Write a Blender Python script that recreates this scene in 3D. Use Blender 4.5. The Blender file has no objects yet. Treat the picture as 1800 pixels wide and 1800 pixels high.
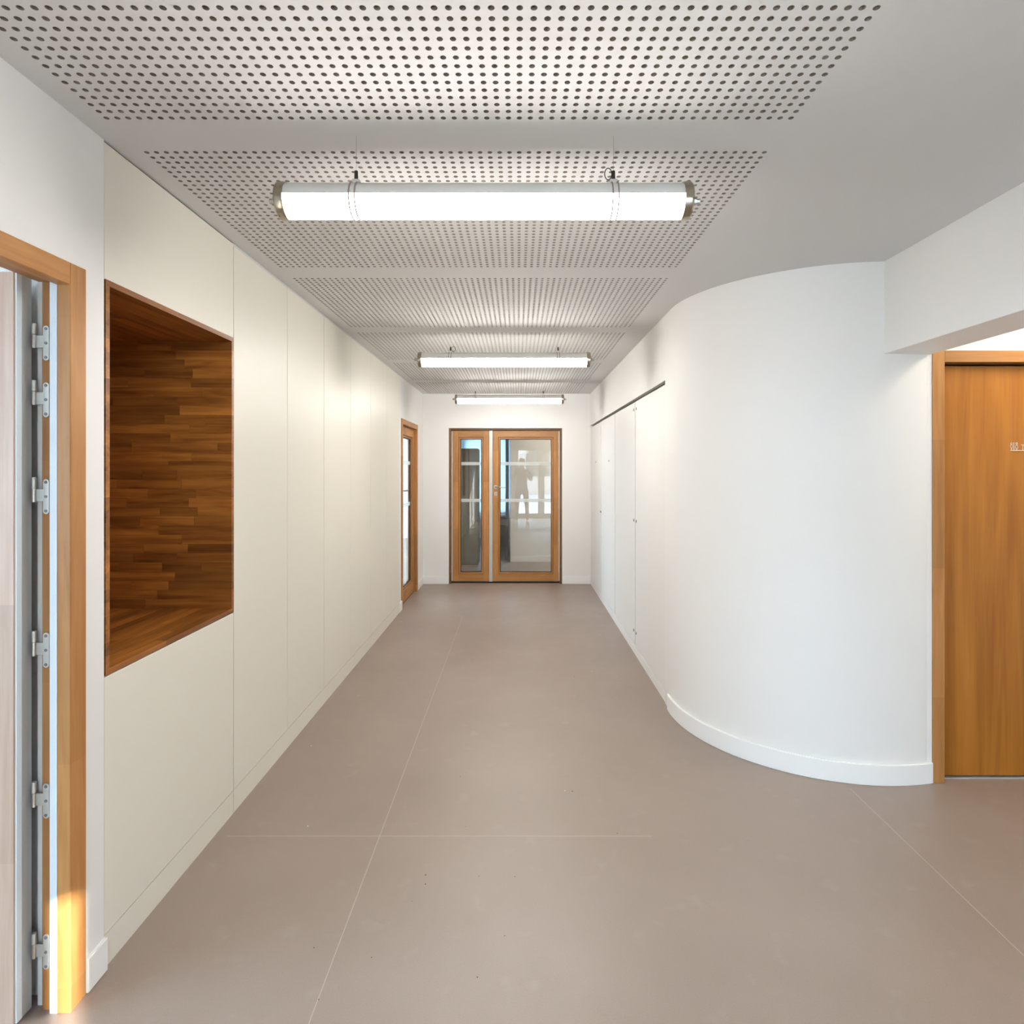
import bpy, bmesh, math, random
import numpy as np
from mathutils import Vector, Matrix

random.seed(7)
sc = bpy.context.scene
COL = sc.collection

# ------------------------------------------------------------------ camera
EYE = 1.51           # lens height
CEIL = 2.505         # corridor ceiling
cam_d = bpy.data.cameras.new('camera')
cam = bpy.data.objects.new('camera', cam_d)
COL.objects.link(cam)
cam.location = (0, 0, EYE)
cam.rotation_euler = (math.radians(90), 0, 0)
cam_d.sensor_fit = 'HORIZONTAL'
cam_d.sensor_width = 36.0
cam_d.lens = 36.0 * 1040.0 / 1800.0
cam_d.shift_x = -11.0 / 1800.0
cam_d.shift_y = -75.0 / 1800.0
cam_d.clip_start = 0.02
sc.camera = cam

# ------------------------------------------------------------------ world, sun, exposure
w = bpy.data.worlds.new('sky')
sc.world = w
w.use_nodes = True
bg = w.node_tree.nodes['Background']
bg.inputs[0].default_value = (0.60, 0.80, 1.0, 1)
bg.inputs[1].default_value = 9.0

sun_d = bpy.data.lights.new('sun', 'SUN')
sun_d.energy = 10.0
sun_d.color = (1.0, 0.95, 0.88)
sun_d.angle = math.radians(0.6)
sun = bpy.data.objects.new('sun', sun_d)
COL.objects.link(sun)
sun.location = (8, -12, 6)
sun.rotation_euler = Vector((-0.824, 1.0, -0.435)).to_track_quat('-Z', 'Y').to_euler()

def portal(loc, direction, sx, sy):
    d = bpy.data.lights.new('window_portal', 'AREA')
    d.shape = 'RECTANGLE'; d.size = sx; d.size_y = sy
    d.cycles.is_portal = True
    o = bpy.data.objects.new('window_portal', d)
    COL.objects.link(o)
    o.location = loc
    o.rotation_euler = Vector(direction).to_track_quat('-Z', 'Z').to_euler()
portal((0.71, -2.70, 1.12), (0, 1, 0), 1.7, 2.2)
portal((2.225, -2.70, 1.12), (0, 1, 0), 0.25, 2.2)
portal((-4.65, -0.3, 1.5), (1, 0, 0), 3.0, 1.9)
portal((-4.65, 9.7, 1.3), (1, 0, 0), 5.8, 2.2)
portal((-0.7, 13.2, 1.4), (0, -1, 0), 1.1, 1.7)

vs = sc.view_settings
vs.view_transform = 'Standard'
vs.look = 'None'
vs.exposure = 1.42
vs.gamma = 1.0
vs.use_curve_mapping = False
sc.cycles.max_bounces = 8
sc.cycles.diffuse_bounces = 5
sc.cycles.transparent_max_bounces = 14
sc.cycles.sample_clamp_indirect = 6.0
sc.cycles.adaptive_threshold = 0.035
sc.cycles.use_denoising = True
sc.cycles.caustics_reflective = False
sc.cycles.caustics_refractive = False

# ------------------------------------------------------------------ materials
MATS = {}
def new_mat(name):
    m = bpy.data.materials.new(name)
    m.use_nodes = True
    nt = m.node_tree
    MATS[name] = m
    return m, nt, nt.nodes['Principled BSDF']

def plain(name, col, rough=0.5, metal=0.0, spec=0.5, bump=0.0, bscale=200.0, vary=0.0, vscale=3.0):
    m, nt, p = new_mat(name)
    p.inputs['Base Color'].default_value = (*col, 1)
    p.inputs['Roughness'].default_value = rough
    p.inputs['Metallic'].default_value = metal
    p.inputs['Specular IOR Level'].default_value = spec
    N, L = nt.nodes, nt.links
    if bump or vary:
        tc = N.new('ShaderNodeTexCoord')
    if bump:
        n = N.new('ShaderNodeTexNoise'); n.inputs['Scale'].default_value = bscale
        n.inputs['Detail'].default_value = 3
        L.new(tc.outputs['Object'], n.inputs['Vector'])
        b = N.new('ShaderNodeBump'); b.inputs['Strength'].default_value = bump
        b.inputs['Distance'].default_value = 0.002
        L.new(n.outputs['Fac'], b.inputs['Height']); L.new(b.outputs['Normal'], p.inputs['Normal'])
    if vary:
        n = N.new('ShaderNodeTexNoise'); n.inputs['Scale'].default_value = vscale
        n.inputs['Detail'].default_value = 5
        L.new(tc.outputs['Object'], n.inputs['Vector'])
        mr = N.new('ShaderNodeMapRange')
        mr.inputs['From Min'].default_value = 0.3; mr.inputs['From Max'].default_value = 0.7
        mr.inputs['To Min'].default_value = 1 - vary; mr.inputs['To Max'].default_value = 1 + vary
        L.new(n.outputs['Fac'], mr.inputs['Value'])
        hv = N.new('ShaderNodeHueSaturation'); hv.inputs['Color'].default_value = (*col, 1)
        L.new(mr.outputs['Result'], hv.inputs['Value']); L.new(hv.outputs['Color'], p.inputs['Base Color'])
    return m

def wood(name, light, dark, axis, rough=0.42, block=0.0, across=45.0, along=2.2, tone=0.12, figure=0.5, spec=0.4):
    """grain runs along `axis`; every object gets its own shift and tone"""
    m, nt, p = new_mat(name)
    N, L = nt.nodes, nt.links
    p.inputs['Roughness'].default_value = rough
    p.inputs['Specular IOR Level'].default_value = spec
    tc = N.new('ShaderNodeTexCoord'); oi = N.new('ShaderNodeObjectInfo')
    add = N.new('ShaderNodeVectorMath'); add.operation = 'ADD'
    off = N.new('ShaderNodeVectorMath'); off.operation = 'SCALE'
    off.inputs[0].default_value = (13.7, 7.3, 9.1)
    L.new(oi.outputs['Random'], off.inputs['Scale'])
    L.new(tc.outputs['Object'], add.inputs[0]); L.new(off.outputs['Vector'], add.inputs[1])
    def grain(sa, sl, detail, dist):
        mp = N.new('ShaderNodeMapping')
        s = [sa, sa, sa]; s['XYZ'.index(axis)] = sl
        mp.inputs['Scale'].default_value = s
        L.new(add.outputs['Vector'], mp.inputs['Vector'])
        n = N.new('ShaderNodeTexNoise'); n.inputs['Scale'].default_value = 1.0
        n.inputs['Detail'].default_value = detail; n.inputs['Distortion'].default_value = dist
        L.new(mp.outputs['Vector'], n.inputs['Vector'])
        return n
    g1 = grain(across, along, 4, 0.6)
    g2 = grain(across * 5, along * 6, 2, 0.0)
    g3 = grain(across * 0.35, along * 0.9, 2, 1.5)
    mx = N.new('ShaderNodeMix'); mx.data_type = 'FLOAT'; mx.inputs['Factor'].default_value = 0.28
    L.new(g1.outputs['Fac'], mx.inputs['A']); L.new(g2.outputs['Fac'], mx.inputs['B'])
    mx2 = N.new('ShaderNodeMix'); mx2.data_type = 'FLOAT'; mx2.inputs['Factor'].default_value = figure
    L.new(mx.outputs['Result'], mx2.inputs['A']); L.new(g3.outputs['Fac'], mx2.inputs['B'])
    cr = N.new('ShaderNodeValToRGB')
    cr.color_ramp.elements[0].position = 0.32; cr.color_ramp.elements[0].color = (*dark, 1)
    cr.color_ramp.elements[1].position = 0.66; cr.color_ramp.elements[1].color = (*light, 1)
    L.new(mx2.outputs['Result'], cr.inputs['Fac'])
    hv = N.new('ShaderNodeHueSaturation')
    L.new(cr.outputs['Color'], hv.inputs['Color'])
    rnd = oi.outputs['Random']
    if block:
        sep = N.new('ShaderNodeSeparateXYZ'); L.new(add.outputs['Vector'], sep.inputs[0])
        dv = N.new('ShaderNodeMath'); dv.operation = 'DIVIDE'; dv.inputs[1].default_value = block
        L.new(sep.outputs[axis], dv.inputs[0])
        fl = N.new('ShaderNodeMath'); fl.operation = 'FLOOR'; L.new(dv.outputs[0], fl.inputs[0])
        wn = N.new('ShaderNodeTexWhiteNoise'); wn.noise_dimensions = '1D'
        L.new(fl.outputs[0], wn.inputs['W'])
        rnd = wn.outputs['Value']
    mr = N.new('ShaderNodeMapRange')
    mr.inputs['To Min'].default_value = 1 - tone; mr.inputs['To Max'].default_value = 1 + tone
    L.new(rnd, mr.inputs['Value']); L.new(mr.outputs['Result'], hv.inputs['Value'])
    L.new(hv.outputs['Color'], p.inputs['Base Color'])
    b = N.new('ShaderNodeBump'); b.inputs['Strength'].default_value = 0.08; b.inputs['Distance'].default_value = 0.001
    L.new(g2.outputs['Fac'], b.inputs['Height']); L.new(b.outputs['Normal'], p.inputs['Normal'])
    return m

def glass(name, tint=(0.975, 0.985, 0.98), f0=0.12):
    m = bpy.data.materials.new(name); m.use_nodes = True; MATS[name] = m
    nt = m.node_tree; N, L = nt.nodes, nt.links
    N.remove(N['Principled BSDF'])
    out = N['Material Output']
    tr = N.new('ShaderNodeBsdfTransparent'); tr.inputs['Color'].default_value = (*tint, 1)
    gl = N.new('ShaderNodeBsdfGlossy'); gl.inputs['Roughness'].default_value = 0.0
    ge = N.new('ShaderNodeNewGeometry')
    dt = N.new('ShaderNodeVectorMath'); dt.operation = 'DOT_PRODUCT'
    L.new(ge.outputs['Normal'], dt.inputs[0]); L.new(ge.outputs['Incoming'], dt.inputs[1])
    def mth(op, a, b=None):
        n = N.new('ShaderNodeMath'); n.operation = op
        for i, x in enumerate((a, b)):
            if x is None: continue
            if isinstance(x, (int, float)): n.inputs[i].default_value = x
            else: L.new(x, n.inputs[i])
        return n.outputs[0]
    c = mth('ABSOLUTE', dt.outputs['Value'])
    k = mth('POWER', mth('SUBTRACT', 1.0, c), 5.0)
    F = mth('ADD', mth('MULTIPLY', k, 1.0 - f0), f0)
    F = mth('MULTIPLY', F, mth('SUBTRACT', 1.0, ge.outputs['Backfacing']))
    mix = N.new('ShaderNodeMixShader')
    L.new(F, mix.inputs[0]); L.new(tr.outputs[0], mix.inputs[1]); L.new(gl.outputs[0], mix.inputs[2])
    L.new(mix.outputs[0], out.inputs['Surface'])
    return m

def emit(name, col, strength):
    m, nt, p = new_mat(name)
    p.inputs['Base Color'].default_value = (0.9, 0.9, 0.88, 1)
    p.inputs['Roughness'].default_value = 0.3
    p.inputs['Emission Color'].default_value = (*col, 1)
    p.inputs['Emission Strength'].default_value = strength
    return m

def floor_material():
    m, nt, p = new_mat('linoleum')
    N, L = nt.nodes, nt.links
    tc = N.new('ShaderNodeTexCoord')
    def noise(scale, detail):
        n = N.new('ShaderNodeTexNoise'); n.inputs['Scale'].default_value = scale
        n.inputs['Detail'].default_value = detail
        L.new(tc.outputs['Object'], n.inputs['Vector']); return n
    a, b, c = noise(1.6, 6), noise(260, 2), noise(9, 6)
    cr = N.new('ShaderNodeValToRGB')
    e = cr.color_ramp.elements
    e[0].position = 0.3; e[0].color = (0.265, 0.203, 0.165, 1)
    e[1].position = 0.7; e[1].color = (0.330, 0.260, 0.218, 1)
    mx = N.new('ShaderNodeMix'); mx.data_type = 'FLOAT'; mx.inputs['Factor'].default_value = 0.45
    L.new(a.outputs['Fac'], mx.inputs['A']); L.new(b.outputs['Fac'], mx.inputs['B'])
    L.new(mx.outputs['Result'], cr.inputs['Fac'])
    # pale scuffs left by dust
    sc_r = N.new('ShaderNodeValToRGB')
    sc_r.color_ramp.elements[0].position = 0.60; sc_r.color_ramp.elements[0].color = (0, 0, 0, 1)
    sc_r.color_ramp.elements[1].position = 0.78; sc_r.color_ramp.elements[1].color = (0.35, 0.35, 0.35, 1)
    L.new(c.outputs['Fac'], sc_r.inputs['Fac'])
    m2 = N.new('ShaderNodeMix'); m2.data_type = 'RGBA'
    L.new(sc_r.outputs['Color'], m2.inputs['Factor'])
    L.new(cr.outputs['Color'], m2.inputs[6]); m2.inputs[7].default_value = (0.38, 0.33, 0.285, 1)
    L.new(m2.outputs[2], p.inputs['Base Color'])
    mr = N.new('ShaderNodeMapRange'); mr.inputs['To Min'].default_value = 0.36; mr.inputs['To Max'].default_value = 0.48
    L.new(c.outputs['Fac'], mr.inputs['Value']); L.new(mr.outputs['Result'], p.inputs['Roughness'])
    p.inputs['Specular IOR Level'].default_value = 0.75
    bp = N.new('ShaderNodeBump'); bp.inputs['Strength'].default_value = 0.06; bp.inputs['Distance'].default_value = 0.001
    L.new(b.outputs['Fac'], bp.inputs['Height']); L.new(bp.outputs['Normal'], p.inputs['Normal'])
    return m

WALL = plain('wall_paint', (0.82, 0.81, 0.79), 0.6, bump=0.12, bscale=350, spec=0.3)
CEILP = plain('ceiling_paint', (0.66, 0.655, 0.65), 0.75, bump=0.06, bscale=300, spec=0.2)
FELT = plain('acoustic_felt', (0.075, 0.066, 0.055), 0.95)
CORE = plain('gypsum_core', (0.31, 0.275, 0.23), 0.95)
SKIRT = plain('skirting_paint', (0.88, 0.88, 0.87), 0.35)
CREAM = plain('cream_laminate', (0.78, 0.745, 0.655), 0.45, bump=0.03, bscale=500)
WHITEL = plain('white_laminate', (0.80, 0.79, 0.77), 0.6)
GAPM = plain('shadow_gap_board', (0.12, 0.10, 0.085), 0.8)
LINO = floor_material()
WELD = plain('weld_rod', (0.45, 0.375, 0.325), 0.5)
BL, BD = (0.50, 0.245, 0.080), (0.35, 0.145, 0.040)
BEECH_Z = wood('beech_upright', BL, BD, 'Z', block=0.62, tone=0.14)
SHADEDB_Z = wood('shaded_beech_upright', (0.20, 0.105, 0.034), (0.12, 0.055, 0.016), 'Z', block=0.62, tone=0.14)  # far door jambs: beech with the shade of the recess put into its colour
SHADEDB_X = wood('shaded_beech_across', (0.15, 0.078, 0.026), (0.09, 0.042, 0.012), 'X', block=0.55, tone=0.14)  # far door head: same beech, deeper shade put into its colour
BEECH_X = wood('beech_across', BL, BD, 'X', block=0.55, tone=0.14)
SL, SD = (0.46, 0.178, 0.036), (0.15, 0.045, 0.008)
STAVE_X = wood('stave_beech_depth', SL, SD, 'X', tone=0.34, rough=0.4)
STAVE_Y = wood('stave_beech_width', SL, SD, 'Y', tone=0.34, rough=0.4)
PINKW = wood('pale_beech_leaf', (0.60, 0.44, 0.345), (0.47, 0.31, 0.225), 'Z', block=0.7, tone=0.10)
OAKV = wood('oak_veneer', (0.48, 0.195, 0.028), (0.295, 0.098, 0.008), 'Z', across=22, along=0.7, tone=0.03, figure=0.45, rough=0.38)
GLASS = glass('window_glass')
FROST = plain('frosted_band', (0.72, 0.76, 0.74), 0.7)
FROST.node_tree.nodes['Principled BSDF'].inputs['Alpha'].default_value = 0.5
BLIND = plain('dimming_blind_cloth', (0.62, 0.72, 0.78), 0.9)  # cloth of the blind added to dim the end window
_n, _l = BLIND.node_tree.nodes, BLIND.node_tree.links
_t = _n.new('ShaderNodeBsdfTranslucent'); _t.inputs['Color'].default_value = (0.62, 0.70, 0.75, 1)
_m = _n.new('ShaderNodeMixShader'); _m.inputs[0].default_value = 0.5
_l.new(_n['Principled BSDF'].outputs[0], _m.inputs[1]); _l.new(_t.outputs[0], _m.inputs[2]); _l.new(_m.outputs[0], _n['Material Output'].inputs['Surface'])
GASKET = plain('black_gasket', (0.012, 0.012, 0.013), 0.6)
GREYSEAL = plain('pale_seal', (0.70, 0.76, 0.80), 0.5)
GREYALU = plain('grey_aluminium', (0.55, 0.55, 0.53), 0.45, metal=0.4)
STEEL = plain('brushed_steel', (0.52, 0.49, 0.44), 0.3, metal=1.0)
ZINC = plain('zinc_plate', (0.62, 0.62, 0.58), 0.42, metal=0.6)
DARKM = plain('dark_metal', (0.06, 0.055, 0.05), 0.45, metal=0.7)
CHROME = plain('polished_cap', (0.42, 0.38, 0.30), 0.16, metal=1.0)
HINGEW = plain('white_hinge', (0.72, 0.71, 0.68), 0.45)
HOUSE = plain('lamp_housing', (0.72, 0.72, 0.68), 0.3)
TUBE = emit('lamp_glow', (1.0, 0.965, 0.91), 18.5)
LOBBYL = emit('lobby_lamp_glow', (1.0, 0.90, 0.74), 6.0)
STRAPM = plain('clear_strap', (0.34, 0.27, 0.25), 0.6)
WIRE = plain('steel_wire', (0.45, 0.44, 0.42), 0.4, metal=0.8)
SIGNW = plain('sign_white', (0.92, 0.88, 0.82), 0.5)
BOLTM = plain('bolt_grey', (0.25, 0.25, 0.25), 0.4, metal=0.6)
DIRT = plain('floor_speck', (0.07, 0.06, 0.05), 0.9)
CRUMB = plain('pale_crumb', (0.8, 0.78, 0.74), 0.9)
ASPH = plain('paving', (0.42, 0.42, 0.42), 0.9, vary=0.15, vscale=2)
FACADE = plain('street_render', (0.46, 0.40, 0.36), 0.9, vary=0.08)
OLIVE = plain('olive_locker', (0.20, 0.20, 0.16), 0.5, vary=0.1)
OLIVED = plain('olive_locker_shelf', (0.07, 0.075, 0.05), 0.6)
CHARC = plain('charcoal_board', (0.03, 0.035, 0.035), 0.5)

# ------------------------------------------------------------------ geometry helpers
class MB:
    def __init__(s): s.v = []; s.f = []; s.m = []
    def add(s, vs_, fs, mi=0):
        o = len(s.v); s.v += [tuple(p) for p in vs_]
        for f in fs: s.f.append([i + o for i in f]); s.m.append(mi)
        return s
    def box(s, x0, x1, y0, y1, z0, z1, mi=0):
        return s.add([(x0,y0,z0),(x1,y0,z0),(x1,y1,z0),(x0,y1,z0),(x0,y0,z1),(x1,y0,z1),(x1,y1,z1),(x0,y1,z1)],
                     [(0,3,2,1),(4,5,6,7),(0,1,5,4),(1,2,6,5),(2,3,7,6),(3,0,4,7)], mi)
    def cyl(s, p0, p1, r0, n=16, r1=None, mi=0, caps=True):
        p0, p1 = Vector(p0), Vector(p1); r1 = r0 if r1 is None else r1
        d = (p1 - p0).normalized()
        a = d.orthogonal().normalized(); b = d.cross(a)
        vs_ = []
        for p, r in ((p0, r0), (p1, r1)):
            for k in range(n):
                t = 2 * math.pi * k / n
                vs_.append(p + a * (r * math.cos(t)) + b * (r * math.sin(t)))
        fs = [(k, (k + 1) % n, n + (k + 1) % n, n + k) for k in range(n)]
        if caps: fs += [tuple(range(n - 1, -1, -1)), tuple(range(n, 2 * n))]
        return s.add(vs_, fs, mi)
    def tube(s, pts, r, n=8, closed=False, mi=0):
        pts = [Vector(p) for p in pts]; N_ = len(pts); vs_ = []
        ref = None
        for i, p in enumerate(pts):
            q0 = pts[i - 1] if (i or closed) else p
            q1 = pts[(i + 1) % N_] if (i < N_ - 1 or closed) else p
            d = (q1 - q0).normalized()
            a = d.orthogonal().normalized() if ref is None else (ref - d * ref.dot(d)).normalized()
            ref = a; b = d.cross(a)
            for k in range(n):
                t = 2 * math.pi * k / n
                vs_.append(p + a * (r * math.cos(t)) + b * (r * math.sin(t)))
        fs = []
        for i in range(N_ if closed else N_ - 1):
            j = (i + 1) % N_
            for k in range(n):
                fs.append((i*n+k, i*n+(k+1)%n, j*n+(k+1)%n, j*n+k))
        if not closed: fs += [tuple(range(n - 1, -1, -1)), tuple(range((N_-1)*n, N_*n))]
        return s.add(vs_, fs, mi)
    def lathe_x(s, prof, cy, cz, n=32, mi=0):
        """profile of (x, r) turned about a line parallel to X"""
        vs_ = []
        for x, r in prof:
            for k in range(n):
                t = 2*math.pi*k/n
                vs_.append((x, cy + r*math.cos(t), cz + r*math.sin(t)))
        fs = []
        for i in range(len(prof)-1):
            for k in range(n): fs.append((i*n+k, i*n+(k+1)%n, (i+1)*n+(k+1)%n, (i+1)*n+k))
        fs += [tuple(range(n-1,-1,-1)), tuple(range((len(prof)-1)*n, len(prof)*n))]
        return s.add(vs_, fs, mi)
    def prism(s, poly, z0, z1, mi=0):
        n = len(poly)
        vs_ = [(x, y, z0) for x, y in poly] + [(x, y, z1) for x, y in poly]
        fs = [(k, (k+1)%n, n+(k+1)%n, n+k) for k in range(n)] + [tuple(range(n-1,-1,-1)), tuple(range(n, 2*n))]
        return s.add(vs_, fs, mi)
    def grid(s, us, zs, holes, t0, t1, plane='xz', slot=None):
        """solid sheet with rectangular openings, one connected mesh"""
        def P(u, z, t):
            return {'xz': (u, t, z), 'yz': (t, u, z), 'xy': (u, z, t)}[plane]
        us = sorted(set(us)); zs = sorted(set(zs))
        for h in holes: us = sorted(set(us) | {h[0], h[1]}); zs = sorted(set(zs) | {h[2], h[3]})
        nu, nz = len(us), len(zs)
        def full(i, j):
            if not (0 <= i < nu-1 and 0 <= j < nz-1): return False
            u = (us[i]+us[i+1])/2; z = (zs[j]+zs[j+1])/2
            return not any(h[0] < u < h[1] and h[2] < z < h[3] for h in holes)
        idx = {}
        base = len(s.v)
        def V(i, j, k):
            key = (i, j, k)
            if key not in idx:
                idx[key] = len(s.v); s.v.append(P(us[i], zs[j], (t0, t1)[k]))
            return idx[key]
        for i in range(nu-1):
            for j in range(nz-1):
                if not full(i, j): continue
                mi = slot(i, j) if slot else 0
                for k in (0, 1):
                    s.f.append([V(i,j,k), V(i+1,j,k), V(i+1,j+1,k), V(i,j+1,k)]); s.m.append(mi)
                for (di, dj, a, b) in ((-1,0,(i,j),(i,j+1)), (1,0,(i+1,j),(i+1,j+1)), (0,-1,(i,j),(i+1,j)), (0,1,(i,j+1),(i+1,j+1))):
                    if not full(i+di, j+dj):
                        s.f.append([V(*a,0), V(*b,0), V(*b,1), V(*a,1)]); s.m.append(mi)
        return s
    def ring(s, u0, u1, z0, z1, wd, t0, t1, wt=None, wb=None, plane='xz'):
        """rectangular frame: stiles slot 0, rails slot 1"""
        wt = wd if wt is None else wt; wb = wd if wb is None else wb
        return s.grid([u0, u0+wd, u1-wd, u1], [z0, z0+wb, z1-wt, z1], [(u0+wd, u1-wd, z0+wb, z1-wt)], t0, t1, plane,
                      slot=lambda i, j: 1 if i == 1 else 0)
    def build(s, name, mats, parent=None, origin=(0,0,0), smooth=None, bevel=0.0, seg=1):
        me = bpy.data.meshes.new(name)
        o = Vector(origin)
        me.from_pydata([Vector(p) - o for p in s.v], [], s.f)
        if not isinstance(mats, (list, tuple)): mats = [mats]
        for m in mats: me.materials.append(m)
        for p, mi in zip(me.polygons, s.m): p.material_index = mi
        bm = bmesh.new(); bm.from_mesh(me)
        bmesh.ops.recalc_face_normals(bm, faces=bm.faces)
        if bevel:
            ed = [e for e in bm.edges if len(e.link_faces) == 2 and e.calc_face_angle(0) > 0.6]
            bmesh.ops.bevel(bm, geom=ed, offset=bevel, segments=seg, affect='EDGES', clamp_overlap=True)
        bm.to_mesh(me); bm.free()
        if smooth is None:
            me.polygons.foreach_set('use_smooth', [False]*len(me.polygons))
        else:
            me.polygons.foreach_set('use_smooth', [True]*len(me.polygons))
            me.set_sharp_from_angle(angle=math.radians(smooth))
        ob = bpy.data.objects.new(name, me)
        COL.objects.link(ob)
        if parent is not None: ob.parent = parent
        return ob

def tag(o, label=None, cat=None, group=None, kind=None):
    if label: o['label'] = label
    if cat: o['category'] = cat
    if group: o['group'] = group
    if kind: o['kind'] = kind
    return o
def thing(name, loc, rz=0.0, **k):
    o = bpy.data.objects.new(name, None); COL.objects.link(o)
    o.empty_display_size = 0.1
    o.location = loc; o.rotation_euler = (0, 0, rz)
    return tag(o, **k)
def struct(name, mb, mat, label, cat, **k):
    return tag(mb.build(name, mat, **k), label, cat, kind='structure')
def copy_tree(o, parent=None):
    c = o.copy(); COL.objects.link(c); c.parent = parent
    for ch in list(o.children): copy_tree(ch, c)
    return c

# ------------------------------------------------------------------ the setting
FAR = 7.80; BACK = -2.5
CX, CY, CR = 1.79, 3.673, 0.842          # curved wall

floor = struct('floor', MB().box(-4.6, 3.5, BACK-0.15, 13.1, -0.10, 0.0), LINO,
               'taupe linoleum floor running the length of the corridor', 'floor')
for (x0, x1, y0, y1) in ((-0.572,-0.569,BACK,6.1), (1.568,1.571,BACK,2.8), (-1.2,0.55,2.4335,2.4365)):
    MB().box(x0, x1, y0, y1, -0.001, 0.0004).build('weld_seam', WELD, floor)
# a few crumbs and dark specks
def speck_at(px, py, r, mat, name):
    Y = 1570.4/(py-825.0); X = (px-911.0)*1.51/(py-825.0)
    m = MB(); n = 7
    ang = [2*math.pi*k/n for k in range(n)]
    rr = [r*random.uniform(0.6, 1.2) for k in range(n)]
    vs_ = [(X+rr[k]*math.cos(ang[k]), Y+rr[k]*math.sin(ang[k])*1.3, 0.0) for k in range(n)] + \
          [(X+rr[k]*.6*math.cos(ang[k]), Y+rr[k]*.6*math.sin(ang[k])*1.3, r*0.5) for k in range(n)]
    fs = [(k,(k+1)%n,n+(k+1)%n,n+k) for k in range(n)] + [tuple(range(n,2*n))]
    m.add(vs_, fs).build(name, mat, floor)
for px, py, r in ((1010,1190,.0035),(748,1538,.003),(748,1554,.0025),(653,1683,.002),(839,1718,.0025),(560,1757,.002),
                  (905,1541,.0018),(887,1645,.0018),(552,1666,.002),(842,1540,.0015),(818,1453,.0015),(1085,1465,.0025),(809,1365,.002),(1006,1391,.003),(724,1584,.0015)):
    speck_at(px, py, r, DIRT, 'dirt_speck')
for px, py, r in ((547,1311,.003),(541,1452,.0025),(993,1390,.0025),(630,1222,.003),(913,1054,.004),(706,1093,.004),(1084,1189,.003),(1040,1180,.003)):
    speck_at(px, py, r, CRUMB, 'pale_crumb')

# ceiling with six perforated acoustic panels
S = 0.03078; NX = 64
PX0 = -1.1665 - S/2; PX1 = PX0 + NX*S
PER = 34*S + 0.182
starts = [1.8578 - PER, 1.8578, 1.8578+PER, 1.8578+2*PER, 1.8578+3*PER, 1.8578+4*PER]
rows = [35, 35, 35, 35, 35, 32]
holes = [(PX0, PX1, a - S/2, a - S/2 + n*S) for a, n in zip(starts, rows)]
cm = MB().grid([-4.6, 3.5], [BACK-0.15, 13.1], holes, CEIL, CEIL+0.05, 'xy')
ceiling = struct('ceiling', cm, CEILP, 'off-white plasterboard ceiling with bands of round perforations', 'ceiling')

def perforated_mesh(ny, r=0.0075, n=16, depth=0.0125):
    k = np.arange(n); t = 2*np.pi*(k+0.0)/n + np.pi/4
    c, s_ = np.cos(t), np.sin(t)
    sq = np.maximum(np.abs(c), np.abs(s_))
    outer = np.stack([c/sq*S/2, s_/sq*S/2, np.zeros(n)], 1)
    inn = np.stack([c*r, s_*r, np.zeros(n)], 1)
    top = inn + np.array([0, 0, depth])
    cell = np.concatenate([outer, inn, top])
    k2 = (k+1) % n
    fc = np.concatenate([np.stack([k, k2, n+k2, n+k], 1), np.stack([n+k, n+k2, 2*n+k2, 2*n+k], 1)])
    ix, iy = np.meshgrid(np.arange(NX), np.arange(ny))
    org = np.stack([ix.ravel()*S, iy.ravel()*S, np.zeros(ix.size)], 1)
    V = (cell[None] + org[:, None]).reshape(-1, 3).astype(np.float32)
    F = (fc[None] + (np.arange(len(org))*3*n)[:, None, None]).reshape(-1, 4).astype(np.int32)
    F = F[:, ::-1]
    me = bpy.data.meshes.new('perforated_panel')
    me.vertices.add(len(V)); me.vertices.foreach_set('co', V.ravel())
    me.loops.add(F.size); me.loops.foreach_set('vertex_index', np.ascontiguousarray(F).ravel())
    me.polygons.add(len(F))
    me.polygons.foreach_set('loop_start', np.arange(0, F.size, 4, dtype=np.int32))
    me.polygons.foreach_set('loop_total', np.full(len(F), 4, dtype=np.int32))
    me.materials.append(CEILP); me.materials.append(CORE)
    me.polygons.foreach_set('material_index', np.tile(np.repeat([0, 1], n), len(org)).astype(np.int32))
    me.polygons.foreach_set('use_smooth', np.zeros(len(F), dtype=bool))
    me.update(calc_edges=True); me.validate()
    return me
pm = {35: perforated_mesh(35), 32: perforated_mesh(32)}
for a, n in zip(starts, rows):
    o = bpy.data.objects.new('perforated_panel', pm[n]); COL.objects.link(o)
    o.parent = ceiling; o.location = (-1.1665, a, CEIL)
    f = MB().box(-S/2, (NX-.5)*S, -S/2, (n-.5)*S, 0.0125, 0.0165).build('felt_backing', FELT, o)
struct('roof', MB().box(-4.7, 3.6, BACK-0.3, 13.2, 2.66, 2.8), CEILP, 'flat roof slab closing the building above the ceiling', 'roof')

# walls
wall_l = struct('wall_left', MB().grid([-2.5, 1.785], [0, CEIL+.02], [(0.745, 1.695, 0, 2.078)], -1.35, -1.25, 'yz'), WALL,
       'white wall around the open doorway at the near left', 'wall')
struct('wall_left', MB().grid([6.222, FAR+.05], [0, CEIL+.02], [(6.361, 7.362, 0, 2.06)], -1.36, -1.26, 'yz'), WALL,
       'short white wall around the narrow glazed side door', 'wall')
struct('wall_left', MB().box(-1.98, -1.88, 1.70, 6.30, 0, CEIL+.02), WALL, 'wall closing the recess behind the cream cabinets', 'wall')
struct('wall_left', MB().box(-1.88, -1.36, 6.225, 6.30, 0, CEIL+.02), WALL, 'short wall ending the row of cream cabinets', 'wall')
struct('wall_side_room', MB().box(-4.6, -1.35, 1.70, 1.78, 0, CEIL+.02), WALL, 'white far wall of the room behind the open door', 'wall')
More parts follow.
